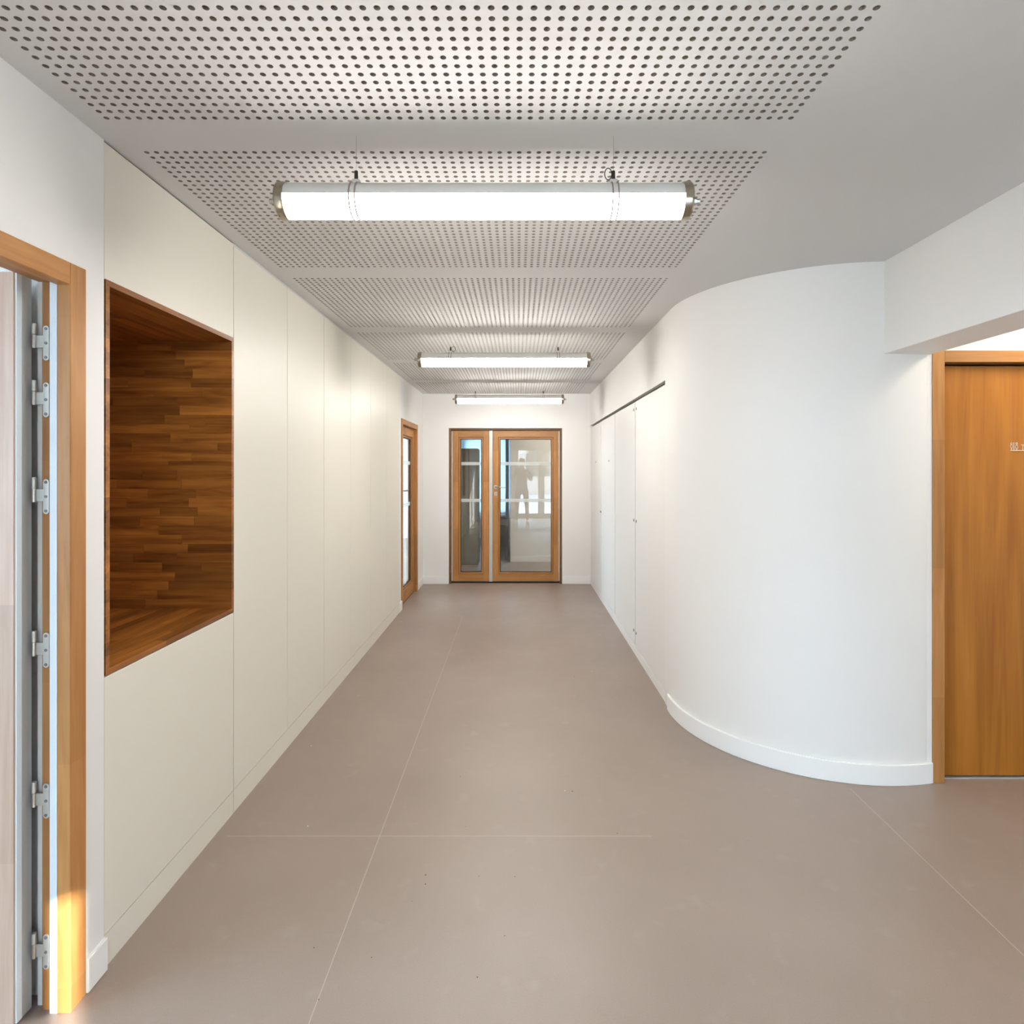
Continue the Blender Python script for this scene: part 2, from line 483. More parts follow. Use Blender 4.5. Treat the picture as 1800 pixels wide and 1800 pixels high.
struct('wall_side_room', MB().grid([-2.5, 1.78], [0, CEIL+.02], [(-1.8, 1.2, 0.6, 2.4)], -4.6, -4.5, 'yz'), WALL, 'outer window wall of the room behind the open door', 'wall')
struct('wall_far', MB().grid([-1.37, 1.06], [0, CEIL+.02], [(-0.915, 0.5775, 0, 2.054)], FAR, FAR+.14, 'xz'), WALL,
       'white end wall around the double glazed door', 'wall')
struct('wall_right', MB().grid([CY, FAR+.05], [0, CEIL+.02], [(3.82, 7.795, 0, 2.085)], CX-CR, 1.06, 'yz'), WALL,
       'white wall above the built-in closets on the right', 'wall')
struct('wall_right', MB().box(1.60, 1.68, 3.6, FAR+.05, 0, CEIL+.02), WALL, 'wall closing the closets behind their doors', 'wall')
arc = []
a_end = math.acos((1.992-CX)/CR)
A0, A1 = math.pi, 2*math.pi - a_end
NA = 64
outer = [(CX+CR*math.cos(A0+(A1-A0)*k/NA), CY+CR*math.sin(A0+(A1-A0)*k/NA)) for k in range(NA+1)]
inner = [(CX+(CR-.1)*math.cos(A0+(A1-A0)*k/NA), CY+(CR-.1)*math.sin(A0+(A1-A0)*k/NA)) for k in range(NA+1)]
def arc_solid(ro, ri, z0, z1, a0, a1, n=NA):
    vs_, fs = [], []
    for k in range(n+1):
        t = a0 + (a1-a0)*k/n
        for r, z in ((ro,z0),(ro,z1),(ri,z1),(ri,z0)):
            vs_.append((CX+r*math.cos(t), CY+r*math.sin(t), z))
    for k in range(n):
        for q in range(4):
            fs.append((k*4+q, k*4+(q+1)%4, (k+1)*4+(q+1)%4, (k+1)*4+q))
    fs += [(0,1,2,3), (n*4+3,n*4+2,n*4+1,n*4)]
    return MB().add(vs_, fs)
struct('wall_curved', arc_solid(CR, CR-.1, 0, CEIL+.02, A0, A1), WALL, 'smooth white quarter-round wall bulging into the corridor', 'wall', smooth=40)
struct('wall_bulkhead', MB().box(1.752, 1.985, BACK-.05, 2.855, 2.063, CEIL+.02), WALL, 'boxed white ceiling beam meeting the curved wall', 'beam', bevel=.002)
struct('wall_restroom', MB().grid([1.97, 3.5], [0, CEIL+.02], [(1.9925, 3.045, 0, 2.08)], 2.85, 2.97, 'xz'), WALL, 'white wall above the oak restroom door', 'wall')
struct('wall_lobby', MB().box(3.4, 3.5, BACK-.05, 2.97, 0, CEIL+.02), WALL, 'white side wall of the restroom lobby', 'wall')
struct('wall_restroom', MB().box(1.65, 3.5, 3.9, 4.0, 0, CEIL+.02), WALL, 'wall closing the space behind the restroom door', 'wall')
struct('wall_back', MB().grid([-4.6, 3.5], [0, CEIL+.02], [(-0.16, 1.58, 0, 2.26), (2.09, 2.36, 0, 2.26)], BACK-.15, BACK, 'xz'), WALL,
       'white entrance wall behind the viewer with glazed doors', 'wall')
# room behind the double door
struct('wall_end_room', MB().box(-1.42, -1.34, FAR+.1, 13.1, 0, CEIL+.02), WALL, 'left wall of the room behind the double door', 'wall')
struct('wall_end_room', MB().box(1.7, 1.8, FAR, 13.1, 0, CEIL+.02), WALL, 'right wall of the room behind the double door', 'wall')
struct('wall_end_room', MB().grid([-1.42, 1.8], [0, CEIL+.02], [(-1.2, -0.16, .55, 2.25)], 13.0, 13.1, 'xz'), WALL, 'window wall at the end of the room behind the double door', 'wall')
struct('wall_end_room', MB().box(-0.13, 1.72, 9.664, 9.76, 0, CEIL+.02), WALL, 'white partition seen through the wide door pane', 'wall')

struct('wall_annex', MB().box(-4.6, -1.36, 6.30, 6.36, 0, CEIL+.02), WALL, 'near wall of the bright room behind the side door', 'wall')
struct('wall_annex', MB().grid([6.30, 13.1], [0, CEIL+.02], [(6.8, 12.6, .2, 2.4)], -4.6, -4.5, 'yz'), WALL, 'window wall of the bright room behind the side door', 'wall')
struct('wall_annex', MB().box(-4.6, -1.42, 13.0, 13.1, 0, CEIL+.02), WALL, 'end wall of the bright room behind the side door', 'wall')
# skirting boards
def skirt(name, mb, label): return struct(name, mb, SKIRT, label, 'baseboard', bevel=.003, seg=2)
skirt('baseboard_left', MB().box(-1.25, -1.237, 1.703, 1.786, 0, .10), 'short white skirting between the open doorway and the cabinets')
skirt('baseboard_left', MB().box(-1.25, -1.237, BACK, 0.68, 0, .10), 'white skirting on the near left wall')
skirt('baseboard_left', MB().box(-1.26, -1.245, 6.224, 6.36, 0, .10), 'short white skirting between the cabinets and the side door')
skirt('baseboard_left', MB().box(-1.26, -1.247, 7.363, FAR-.013, 0, .10), 'short white skirting between the side door and the end wall')
skirt('baseboard_far', MB().box(-1.26, -0.916, FAR-.013, FAR, 0, .10), 'white skirting left of the double door')
skirt('baseboard_far', MB().box(0.579, CX-CR, FAR-.013, FAR, 0, .10), 'white skirting right of the double door')
tag(arc_solid(CR+.014, CR, 0, .10, A0-.06, A1).build('baseboard_curved', SKIRT, smooth=40, bevel=.003, seg=2),
    'curved white skirting at the foot of the round wall', 'baseboard', kind='structure')
skirt('baseboard_end_room', MB().box(-0.13, 1.7, 9.65, 9.664, 0, .095), 'white skirting on the partition behind the double door')

# ------------------------------------------------------------------ tube lamps
def make_lamp():
    t = thing('tube_lamp', (0, 0, 0))
    R_, HL = 0.0505, 0.588
    # housing (upper half) and diffuser (lower half), a closed half-tube each
    def half(a0, a1, n=22):
        vs_, fs = [], []
        for x in (-HL, HL):
            for k in range(n+1):
                a = a0+(a1-a0)*k/n
                vs_.append((x, R_*math.cos(a), R_*math.sin(a)))
        m = n+1
        for k in range(n): fs.append((k, k+1, m+k+1, m+k))
        fs.append((n, 0, m, m+n)); fs.append(tuple(range(m-1,-1,-1))); fs.append(tuple(range(m, 2*m)))
        return MB().add(vs_, fs)
    e = math.radians(2.5)
    half(e, math.pi-e).build('housing', HOUSE, t, smooth=30)
    half(math.pi-e, 2*math.pi+e).build('diffuser', TUBE, t, smooth=30)
    for s in (-1, 1):
        cap = MB().lathe_x([(s*(HL-.002), .0535), (s*(HL+.004), .0545), (s*(HL+.020), .0545), (s*(HL+.0245), .051), (s*(HL+.0255), .020)], 0, 0, 40)
        c = cap.build('end_cap', CHROME, t, smooth=35)
        MB().lathe_x([(s*(HL+.0250), .013), (s*(HL+.042), .013), (s*(HL+.043), .0085), (s*(HL+.053), .0085), (s*(HL+.055), .005)], 0, 0, 8).build('end_nut', STEEL, c)
    for x in (-.384, .384):
        top = .0505
        h = MB().box(x-.011, x+.011, -.010, .010, top-.001, top+.013).build('clamp_block', ZINC, t, bevel=.0015)
        for dx in (-.0085, .0085):
            n = 40
            MB().tube([(x+dx, .0517*math.cos(2*math.pi*k/n), .0517*math.sin(2*math.pi*k/n)) for k in range(n)], .0023, 6, closed=True).build('strap', STRAPM, h, smooth=60)
        MB().cyl((x, 0, top+.013), (x, 0, top+.040), .0058, 12, .0050).build('wire_gripper', DARKM, h, smooth=40)
        MB().cyl((x, 0, top+.035), (x, 0, CEIL-LAMP_Z), .0006, 6).build('hanger_wire', WIRE, h)
    return t
LAMP_Z = 2.303
LX = -0.100
lamps = []
proto = None
for i, (y, z, lab) in enumerate(((1.767, 2.310, 'glowing tube lamp hanging nearest, over the front of the corridor'),
                              (4.224, 2.292, 'middle glowing tube lamp of the three hanging in the corridor'),
                              (6.681, 2.302, 'farthest glowing tube lamp, hanging above the double glazed door'))):
    LAMP_Z = z
    t = make_lamp()
    t.location = (LX, y, z)
    tag(t, lab, 'lamp', 'tube lamps along the corridor')
    # slack end of the suspension wire, coiled at one hanger
    hang = [c for c in t.children if c.name.startswith('clamp_block')]
    side = (1, 0, 1)[i]
    x = (-.384, .384)[side]
    pts = []
    if i < 2:
        dx = (-.016, .021)[i]; rad = (.0140, .0150)[i]; zz = (.080, .076)[i]
        for k in range(23):
            a = 2*math.pi*k/20 - .9
            pts.append((x+dx+rad*(.75 if i == 0 else 1)*math.cos(a), -.004, zz+rad*1.25*math.sin(a)))
        pts = [(x, -.006, .058)] + pts
    else:
        pts = [(x, -.004, .07), (x+.006, -.004, .09), (x+.020, -.004, .105), (x+.018, -.004, .13)]
    MB().tube(pts, .0014, 6).build('wire_tail', DARKM, hang[side], smooth=60)
    if i == 0:
        MB().tube([(-.384, -.004, .062), (-.372, -.004, .055), (-.362, -.004, .049)], .0012, 6).build('wire_tail', DARKM, hang[0])

# ------------------------------------------------------------------ left cabinets
XC = -1.25; XBK = -1.85
def tall_cabinet(y0, y1, lab):
    t = thing('tall_cabinet', (XC, (y0+y1)/2, 0), label=lab, cat='cabinet', group='cream cabinets along the left wall')
    o = t.location.copy()
    g = .0024
    MB().box(XBK, XC-.019, y0+.0005, y1-.0005, .0, CEIL-.012).build('carcass', GAPM, t, o)
    MB().box(XC-.018, XC, y0+g, y1-g, .1015, CEIL-.014).build('door', CREAM, t, o, bevel=.0008)
    MB().box(XC-.019, XC-.001, y0+.0003, y1-.0003, 0, .0985).build('plinth', CREAM, t, o)
    MB().box(XC-.018, XC-.004, y0, y1, CEIL-.012, CEIL-.0005).build('ceiling_filler', CEILP, t, o)
    return t
W_ = .6033
for k, lab in enumerate(('plain cream cabinet door directly right of the wooden niche',
                         'second full-height cream cabinet beyond the wooden niche',
                         'third full-height cream cabinet beyond the wooden niche',
                         'fourth full-height cream cabinet beyond the wooden niche',
                         'fifth full-height cream cabinet beyond the niche, second from the side door',
                         'last full-height cream cabinet, nearest the narrow glazed side door')):
    tall_cabinet(2.60+k*W_, 2.60+(k+1)*W_, lab)

# niche cabinet
NY0, NY1, NZ0, NZ1 = 1.790, 2.596, .885, 2.086
nt_ = thing('niche_cabinet', (XC, (NY0+NY1)/2, 0), label='cream built-in unit framing a deep open niche lined with beech staves', cat='cabinet')
no = nt_.location.copy()
MB().box(XC-.018, XC, NY0-.003, NY1-.0005, NZ1+.001, CEIL-.006).build('upper_panel', CREAM, nt_, no, bevel=.0008)
MB().box(XC-.018, XC, NY0-.003, NY1-.0005, .1015, NZ0-.004).build('lower_panel', CREAM, nt_, no, bevel=.0008)
MB().box(XC-.019, XC-.001, NY0-.003, NY1, 0, .0985).build('plinth', CREAM, nt_, no)
MB().box(XC-.02, XC-.006, NY0-.003, NY1, CEIL-.006, CEIL-.0005).build('shadow_gap', GAPM, nt_, no)
MB().grid([NY0-.003, NY1+.0025], [.10, CEIL-.006], [(NY0, NY1, NZ0, NZ1)], XC-.058, XC-.022, 'yz').build('carcass', GAPM, nt_, no)
MB().box(XC-.618, XC-.602, NY0-.003, NY1+.0025, 0, CEIL-.006).build('back_board', GAPM, nt_, no)
T_ = .018; D_ = .60; RH = .04
def runs(total, lo, hi):
    out, p = [], 0.0
    p = -random.uniform(0, lo)
    while p < total:
        q = p + random.uniform(lo, hi)
        if total - q < lo*.4: q = total
        out.append((max(p, 0), min(q, total))); p = q
    return [r for r in out if r[1]-r[0] > .015]
def stave(x0, x1, y0, y1, z0, z1, mat):
    g = .0002
    j = random.uniform(-.00025, .00025)
    MB().box(x0+g, x1-g, y0+g, y1-g, z0+g, z1-g).build('stave', mat, nt_, no)
xf = XC + .002
rng_rows = int(round((NZ1-NZ0-2*T_)/RH))
rh = (NZ1-NZ0-2*T_)/rng_rows
for side in (0, 1):                                   # far side (seen face on) and near side
    ya, yb = (NY1-T_, NY1) if side else (NY0, NY0+T_)
    for r in range(rng_rows):
        z0 = NZ0+T_+r*rh
        for a, b in runs(D_-T_, .14, .42):
            stave(xf-b, xf-a, ya, yb, z0, z0+rh, STAVE_X)
for z0, z1 in ((NZ0, NZ0+T_), (NZ1-T_, NZ1)):         # bottom and top boards
    nr = 14; rw = D_/nr
    for r in range(nr):
        for a, b in runs(NY1-NY0, .35, .6):
            stave(xf-(r+1)*rw, xf-r*rw, NY0+a, NY0+b, z0, z1, STAVE_Y)
for r in range(rng_rows):                             # back
    z0 = NZ0+T_+r*rh
    for a, b in runs(NY1-NY0-2*T_, .35, .6):
        stave(xf-D_, xf-D_+T_, NY0+T_+a, NY0+T_+b, z0, z0+rh, STAVE_Y)

# ------------------------------------------------------------------ right closets
XR = CX-CR
labs = ('nearest white closet door, beside the curved wall', 'second white closet door from the curved wall',
        'third white closet door from the curved wall', 'farthest white closet door, next to the end wall')
ys = [3.822, 4.83, 5.84, 6.84, 7.793]
for k in range(4):
    y0, y1 = ys[k], ys[k+1]
    t = thing('closet', (XR, (y0+y1)/2, 0), label=labs[k], cat='closet', group='white closets along the right wall')
    o = t.location.copy()
    MB().box(XR+.035, XR+.60, y0+.0005, y1-.0005, 0, 2.082).build('carcass', GAPM, t, o)
    MB().box(XR+.006, XR+.026, y0+(.008, .012, .012, .012)[k], y1-(.012, .012, .012, .006)[k], .072, 2.060).build('door', WHITEL, t, o, bevel=.001)
    MB().box(XR+.004, XR+.024, y0+.0003, y1-.0003, 0, .066).build('plinth', SKIRT, t, o)
    if k == 0:  bs = [(y1-.05, z) for z in (2.0, 1.09, .185)]
    elif k == 1: bs = [(y0+.05, z) for z in (2.0, 1.09, .185)]
    elif k == 2: bs = [(y1-.62, 1.60), (y1-.03, 1.02)]
    else: bs = [(y0+.42, 1.60), (y0+.03, 1.02)]
    for (yy, zz) in bs:
        MB().cyl((XR+.007, yy, zz), (XR+.002, yy, zz), .011, 16).build('lock_bolt', BOLTM, t, o, smooth=40)

# ------------------------------------------------------------------ glazed leaf builder (front towards local -Y)
def glazed_leaf(t, x0, x1, z0, z1, y0, th, stile, top, bot, bands, wz=BEECH_Z, wx=BEECH_X, bead_w=.024):
    leaf = MB().ring(x0, x1, z0, z1, stile, y0, y0+th, top, bot).build('leaf', [wz, wx], t, bevel=.002)
    a, b, c, d = x0+stile, x1-stile, z0+bot, z1-top
    MB().ring(a, b, c, d, bead_w, y0+.016, y0+th-.004).build('glazing_bead', [wz, wx], leaf, bevel=.006)
    a2, b2, c2, d2 = a+bead_w, b-bead_w, c+bead_w, d-bead_w
    MB().ring(a2, b2, c2, d2, .007, y0+.019, y0+th-.012).build('gasket', GASKET, leaf)
    yg = y0+th*.5
    MB().box(a2+.004, b2-.004, yg-.004, yg+.004, c2+.004, d2-.004).build('glass_pane', GLASS, leaf)
    for zb in bands:
        MB().box(a2+.0075, b2-.0075, yg-.0052, yg-.0045, zb-.021, zb+.021).build('frosted_band', FROST, leaf)
    return leaf

def lever(parent, x, z, y, d, mat=STEEL, mirror=1):
    """lever handle with rose and key plate on a face at local y; lever points towards d*x"""
    h = MB().cyl((x, y, z), (x, y-.009, z), .0255, 24).build('handle_rose', mat, parent, smooth=40)
    MB().tube([(x, y-.008, z), (x, y-.045, z), (x+d*.012, y-.055, z), (x+d*.13, y-.055, z)], .0095, 12).build('lever', mat, h, smooth=50)
    k = MB().grid([x-.019, x+.019], [z-.115, z-.062], [(x-.0035, x+.0035, z-.104, z-.078)], y-.008, y).build('key_plate', mat, parent, bevel=.0015)
    return h

# far double door -----------------------------------------------------------
t = thing('door_1', (0, FAR, 0), label='double glazed beech door with one narrow and one wide leaf at corridor end', cat='door', kind='structure')
yr = .055                                              # set back in the wall
MB().box(-.9135, -.886, .006, .125, 0, 2.0525).build('jamb', SHADEDB_Z, t, bevel=.002)
MB().box(.5485, .576, .006, .125, 0, 2.0525).build('jamb', SHADEDB_Z, t, bevel=.002)
MB().box(-.886, .5485, .006, .125, 2.030, 2.0525).build('head', SHADEDB_X, t, bevel=.002)
MB().box(-.886, .5485, .056, .125, 0, .018).build('threshold', GASKET, t)
l1 = glazed_leaf(t, -.872, -.385, .022, 2.026, .056, .058, .080, .088, .095, (1.586, 1.096))
l2 = glazed_leaf(t, -.338, .538, .022, 2.026, .056, .058, .072, .088, .095, (1.586, 1.096))
MB().box(-.385, -.340, .046, .114, .02, 2.026).build('meeting_strip', GREYALU, t, bevel=.002)
lever(l2, -.300, 1.275, .056, 1)
for zz in (1.90, 1.745, 1.475, 1.035, .815, .195):
    MB().cyl((-.879, .046, zz-.05), (-.879, .046, zz+.05), .0085, 10).build('hinge', HINGEW, t, smooth=40)
for zz in (1.90, 1.735, 1.475, 1.045, .605, .195):
    MB().cyl((.5425, .046, zz-.05), (.5425, .046, zz+.05), .0085, 10).build('hinge', HINGEW, t, smooth=40)
for xx in (-.879, .5425):
    MB().box(xx-.006, xx+.006, .052, .0555, .03, 2.02).build('edge_seal', HINGEW, t)

# glazed side door on the left ----------------------------------------------
t = thing('door_2', (-1.26, 6.361, 0), math.radians(90), label='narrow glazed beech side door in the left wall', cat='door', kind='structure')
Wd = 1.001
MB().box(0, .058, -.012, .095, 0, 2.06).build('jamb', BEECH_Z, t, bevel=.002)
MB().box(Wd-.058, Wd, -.012, .095, 0, 2.06).build('jamb', BEECH_Z, t, bevel=.002)
MB().box(.058, Wd-.058, -.012, .095, 2.002, 2.06).build('head', BEECH_X, t, bevel=.002)
l = glazed_leaf(t, .060, Wd-.060, .008, 2.0, .030, .058, .085, .10, .13, (1.586, 1.096))
lever(l, .125, 1.275, .030, 1)
MB().box(.058, Wd-.058, .03, .095, 0, .006).build('threshold', GASKET, t)

# open door at the near left ------------------------------------------------
Y0, Y1 = .685, 1.7016
t = thing('door_3', (-1.25, Y0, 0), math.radians(90), label='open beech door and frame cut by the left picture edge', cat='door', kind='structure')
Wd = Y1-Y0
cs = .0605
for s in (0, 1):
    def bx(a, b, *r): return MB().box(*((a, b) if s else (Wd-b, Wd-a)), *r)
    bx(Wd-cs, Wd, -.008, .030, 0, 2.084).build('casing', BEECH_Z, t, bevel=.002)
    bx(Wd-cs+.0004, Wd-.009, .030, .050, 0, 2.02+.062).build('seal_strip', GREYSEAL, t)
    bx(Wd-cs+.010, Wd-.009, .050, .080, 0, 2.02+.062).build('rebate', BEECH_Z, t, bevel=.002)
    bx(Wd-cs+.026, Wd-.009, .080, .104, 0, 2.02+.062).build('back_lining', SKIRT, t)
MB().box(cs, Wd-cs, -.008, .030, 2.022, 2.084).build('head_casing', BEECH_X, t, bevel=.002)
MB().box(cs, Wd-cs, .030, .080, 2.030, 2.080).build('head_rebate', BEECH_X, t)
# leaf standing open at a right angle into the room: local x just in front of the far jamb, running to +y
lx0, lx1 = 1.600-Y0, 1.656-Y0
ly0 = .110
leaf = MB().box(lx0, lx1, ly0+.004, ly0+.92, .008, 2.045).build('leaf', PINKW, t, bevel=.002)
MB().box(lx0+.003, lx0+.020, ly0-.001, ly0+.0035, .008, 2.043).build('edge_seal', GREYSEAL, leaf)
MB().box(lx0+.021, lx1-.004, ly0-.001, ly0+.0035, .008, 2.043).build('edge_strip', GREYALU, leaf)
HZ = (1.862, 1.704, 1.434, 1.006, .586, .165)
xj = Wd-cs+.010                                         # rebate face (faces the camera)
for zz in HZ:
    # rounded hinge plate screwed on the rebate
    pl = []
    hw, hh = .0085, .049
    for k in range(9):
        a = math.pi*k/8; pl.append((.066+hw*math.cos(a), zz+hh-hw+hw*math.sin(a)))
    for k in range(9):
        a = math.pi+math.pi*k/8; pl.append((.066+hw*math.cos(a), zz-hh+hw+hw*math.sin(a)))
    n = len(pl)
    m = MB(); m.add([(xj-.003, p, z) for p, z in pl]+[(xj+.0005, p, z) for p, z in pl],
                    [(k,(k+1)%n,n+(k+1)%n,n+k) for k in range(n)]+[tuple(range(n)), tuple(range(2*n-1,n-1,-1))])
    h = m.build('hinge', ZINC, t, bevel=.0006)
    for dz in (-.040, 0, .040):
        MB().cyl((xj-.0042, .066, zz+dz), (xj-.001, .066, zz+dz), .0042, 12).build('screw', BOLTM, h, smooth=40)
    MB().box(xj-.0032, xj-.0008, .070, .098, zz-.013, zz+.021).build('hinge_arm', ZINC, h, bevel=.0006)
    MB().cyl((xj-.004, .098, zz-.015), (xj-.004, .098, zz+.023), .0058, 14).build('knuckle', STEEL, h, smooth=40)
    MB().cyl((xj-.004, .098, zz+.024), (xj-.004, .098, zz+.054), .0058, 14).build('knuckle', ZINC, h, smooth=40)

# restroom door at the right ------------------------------------------------
t = thing('door_4', (0, 2.85, 0), label='plain oak restroom door in a beech frame at the right picture edge', cat='door', kind='structure')
MB().box(1.9930, 2.052, -.004, .11, 0, 2.082).build('jamb', BEECH_Z, t, bevel=.0015)
MB().box(2.986, 3.0445, -.004, .11, 0, 2.082).build('jamb', BEECH_Z, t, bevel=.0015)
MB().box(2.052, 2.986, -.004, .11, 2.026, 2.082).build('head', BEECH_X, t, bevel=.0015)
lf = MB().box(2.0545, 2.9835, .040, .080, .014, 2.014).build('leaf', OAKV, t, bevel=.0015)
MB().box(2.052, 2.986, .035, .09, 0, .006).build('threshold', GREYALU, t)
MB().box(2.052, 2.986, .082, .11, .006, 2.026).build('stop', GASKET, t)
hr = lever(lf, 2.93, 1.02, .040, -1)

# restroom sign: a man and a woman either side of a bar, on a base line
SX, SZ = 2.4015, 1.6015
ys_ = 2.8885
sg = thing('restroom_sign', (SX, ys_, SZ), label='small white restroom pictogram on the oak door', cat='sign')
def stroke(name, pts, r=.0008, closed=False, parent=None):
    m = MB()
    P = [(p[0], .0, p[1]) for p in pts]
    return m.tube(P, r, 6, closed=closed).build(name, SIGNW, sg if parent is None else parent)
def circle(cx, cz, r, n=14): return [(cx+r*math.cos(2*math.pi*k/n), cz+r*math.sin(2*math.pi*k/n)) for k in range(n)]
man = stroke('man_body', [(.0035,.012),(.0010,.024),(.0035,.028),(.0095,.028),(.012,.024),(.0095,.012)], closed=True)
stroke('man_head', circle(.0065, .0345, .0042), closed=True, parent=man)
stroke('man_leg', [(.0042,.012),(.0042,.001)], parent=man); stroke('man_leg', [(.0088,.012),(.0088,.001)], parent=man)
stroke('divider', [(.0185,.001),(.0185,.040)], .0012)
wo = stroke('woman_body', [(.0245,.0125),(.0285,.028),(.0345,.028),(.0395,.0125)], closed=True)
stroke('woman_head', circle(.0315, .0345, .0042), closed=True, parent=wo)
stroke('woman_leg', [(.0290,.012),(.0290,.001)], parent=wo); stroke('woman_leg', [(.0345,.012),(.0345,.001)], parent=wo)
tb = stroke('changing_table', [(.0535,.0275),(.0805,.0275)])
stroke('table_leg', [(.0620,.0275),(.0620,.001)], parent=tb); stroke('table_leg', [(.0750,.0275),(.0750,.001)], parent=tb)
stroke('base_line', [(.0008,.0006),(.0850,.0006)], .0013)

# lobby ceiling lamp (out of view, lights the restroom door)
t = thing('ceiling_lamp', (2.70, 2.40, CEIL), label='square ceiling lamp in the lobby before the restroom door', cat='lamp')
MB().ring(-.32, .32, -.32, .32, .025, -.045, -.001, plane='xy').build('lamp_frame', HOUSE, t)
MB().box(-.294, .294, -.294, .294, -.040, -.030).build('lamp_panel', LOBBYL, t)
t = thing('ceiling_lamp', (.75, 8.75, CEIL), label='added unseen ceiling lamp brightening the room behind the double door', cat='lamp')  # unseen lamp added to brighten the view through the door panes
MB().ring(-.32, .32, -.32, .32, .025, -.045, -.001, plane='xy').build('lamp_frame', HOUSE, t)
MB().box(-.294, .294, -.294, .294, -.040, -.030).build('lamp_panel', LOBBYL, t)

# entrance doors behind the viewer (they are what the glass mirrors) -----------
t = thing('door_5', (0, BACK-.03, 0), math.radians(180), label='glazed white-framed entrance doors behind the viewer', cat='door', kind='structure')
# local x = -X
MB().ring(-1.578, .158, 0, 2.258, .06, -.0, .09, .06, .02).build('frame', [HINGEW, HINGEW], t)
for a, b in ((-1.516, -.712), (-.708, .096)):
    glazed_leaf(t, a, b, .022, 2.196, .01, .06, .075, .08, .10, (), HINGEW, HINGEW, .015)

# (narrow sidelight added beside them to shape the sun patch on the left jamb)
t = thing('added_sidelight', (0, BACK-.03, 0), math.radians(180), label='added narrow sidelight letting a strip of sun in beside the entrance doors', cat='window', kind='structure')
MB().ring(-2.358, -2.092, 0, 2.258, .065, 0, .09, .09, .05).build('window_frame', [HINGEW, HINGEW], t)
MB().box(-2.298, -2.152, .04, .048, .045, 2.173).build('glass_pane', GLASS, t)

# side room window and end room window
def window(name, loc, rz, wd, z0, z1, lab, nv=2):
    t = thing(name, loc, rz, label=lab, cat='window', kind='structure')
    n = nv
    us = [0]; hs = []
    fw = .06
    cell = (wd-fw*(n+1))/n
    for k in range(n): hs.append((fw+k*(cell+fw), fw+k*(cell+fw)+cell, z0+fw, z1-fw))
    MB().grid([0, wd], [z0, z1], hs, .03, .08, 'xz').build('window_frame', HINGEW, t)
    for h in hs: MB().box(h[0]-.005, h[1]+.005, .05, .058, h[2]-.005, h[3]+.005).build('glass_pane', GLASS, t)
    return t
window('window_1', (-4.5, -1.8, 0), math.radians(90), 3.0, .6, 2.4, 'wide window of the room behind the open door', 3)
window('window_2', (-1.2, 13.0, 0), 0, 1.04, .55, 2.25, 'window at the end of the passage behind the double door', 1)

window('window_4', (-4.5, 6.8, 0), math.radians(90), 5.8, .2, 2.4, 'window of the bright room behind the side door', 4)
t = thing('dimming_blind', (-.68, 12.96, 0), label='added pale blue blind dimming the window at the end of the passage', cat='blind')  # translucent sheet added to tone down the bright end window
MB().box(-.54, .54, 0, .004, .56, 2.27).build('blind_cloth', BLIND, t)
MB().cyl((-.55, .0, 2.30), (.55, .0, 2.30), .022, 16).build('blind_roll', BLIND, t, smooth=40)
MB().box(-.54, .54, -.006, .010, .54, .56).build('bottom_bar', WHITEL, t)

# furniture glimpsed through the double door
t = thing('locker', (-.96, 9.35, 0), label='tall olive locker behind the narrow glass leaf', cat='locker')
MB().box(-.33, .32, 0, .45, 0, 1.84).build('body', OLIVE, t, bevel=.003)
for i in range(3):
    MB().box(-.325+i*.215, -.325+i*.215+.21, -.018, -.001, .04, 1.82).build('locker_door', OLIVE, t, bevel=.002)
for z0 in (1.36, .72):
    s_ = MB().box(-.28, -.13, -.15, -.019, z0, z0+.06).build('shelf', OLIVED, t)
t = thing('low_cabinet', (-.29, 11.05, 0), label='low black cabinet behind the left edge of the wide pane', cat='cabinet')
MB().box(-.16, .10, 0, .4, 0, .62).build('body', CHARC, t, bevel=.004)
MB().box(-.15, .09, -.012, -.001, .33, .60).build('drawer', CHARC, t, bevel=.002)
MB().box(-.16, .10, -.02, .4, .621, .645).build('worktop', WHITEL, t)
t = thing('passage_door', (-.165, 9.80, 0), label='dark narrow door edge beside the white partition', cat='door')
MB().box(-.045, -.006, 0, .8, .008, 2.1).build('leaf', CHARC, t)
MB().box(-.05, -.0455, .05, .09, 1.0, 1.08).build('handle_plate', STEEL, t)

# outdoors: paving and the house across the street
struct('ground', MB().box(-40, 40, -40, 40, -.30, -.105), ASPH, 'pale paving outside the building', 'ground')
t = thing('street_house', (0, -22, -.105), label='plain rendered house across the street outside', cat='building')
MB().box(-14, 14, -6, 0, 0, 5.5).build('wall', FACADE, t)
for k in range(6):
    MB().box(-11.5+k*4, -10+k*4, -.0, .06, 1.2, 2.8).build('window', CHARC, t)

# ------------------------------------------------------------------ photographer (seen mirrored in the glass)
PXC, PYC = 0.10, -0.47
def skin_mesh(name, joints, edges, mats, matfun, parent=None, sub=2):
    me = bpy.data.meshes.new(name)
    me.from_pydata([j[0] for j in joints], edges, [])
    ob = bpy.data.objects.new(name, me); COL.objects.link(ob)
    md = ob.modifiers.new('skin', 'SKIN'); md.use_smooth_shade = True
    if not me.skin_vertices: raise RuntimeError('no skin layer')
    for v, j in zip(me.skin_vertices[0].data, joints):
        v.radius = j[1] if isinstance(j[1], tuple) else (j[1], j[1]); v.use_root = False
    me.skin_vertices[0].data[0].use_root = True
    sb = ob.modifiers.new('sub', 'SUBSURF'); sb.levels = sub; sb.render_levels = sub
    dg = bpy.context.evaluated_depsgraph_get()
    m2 = bpy.data.meshes.new_from_object(ob.evaluated_get(dg))
    ob.modifiers.clear(); ob.data = m2
    m2.materials.clear()
    for m in mats: m2.materials.append(m)
    for p in m2.polygons: p.material_index = matfun(p.center); p.use_smooth = True
    if parent: ob.parent = parent
    return ob
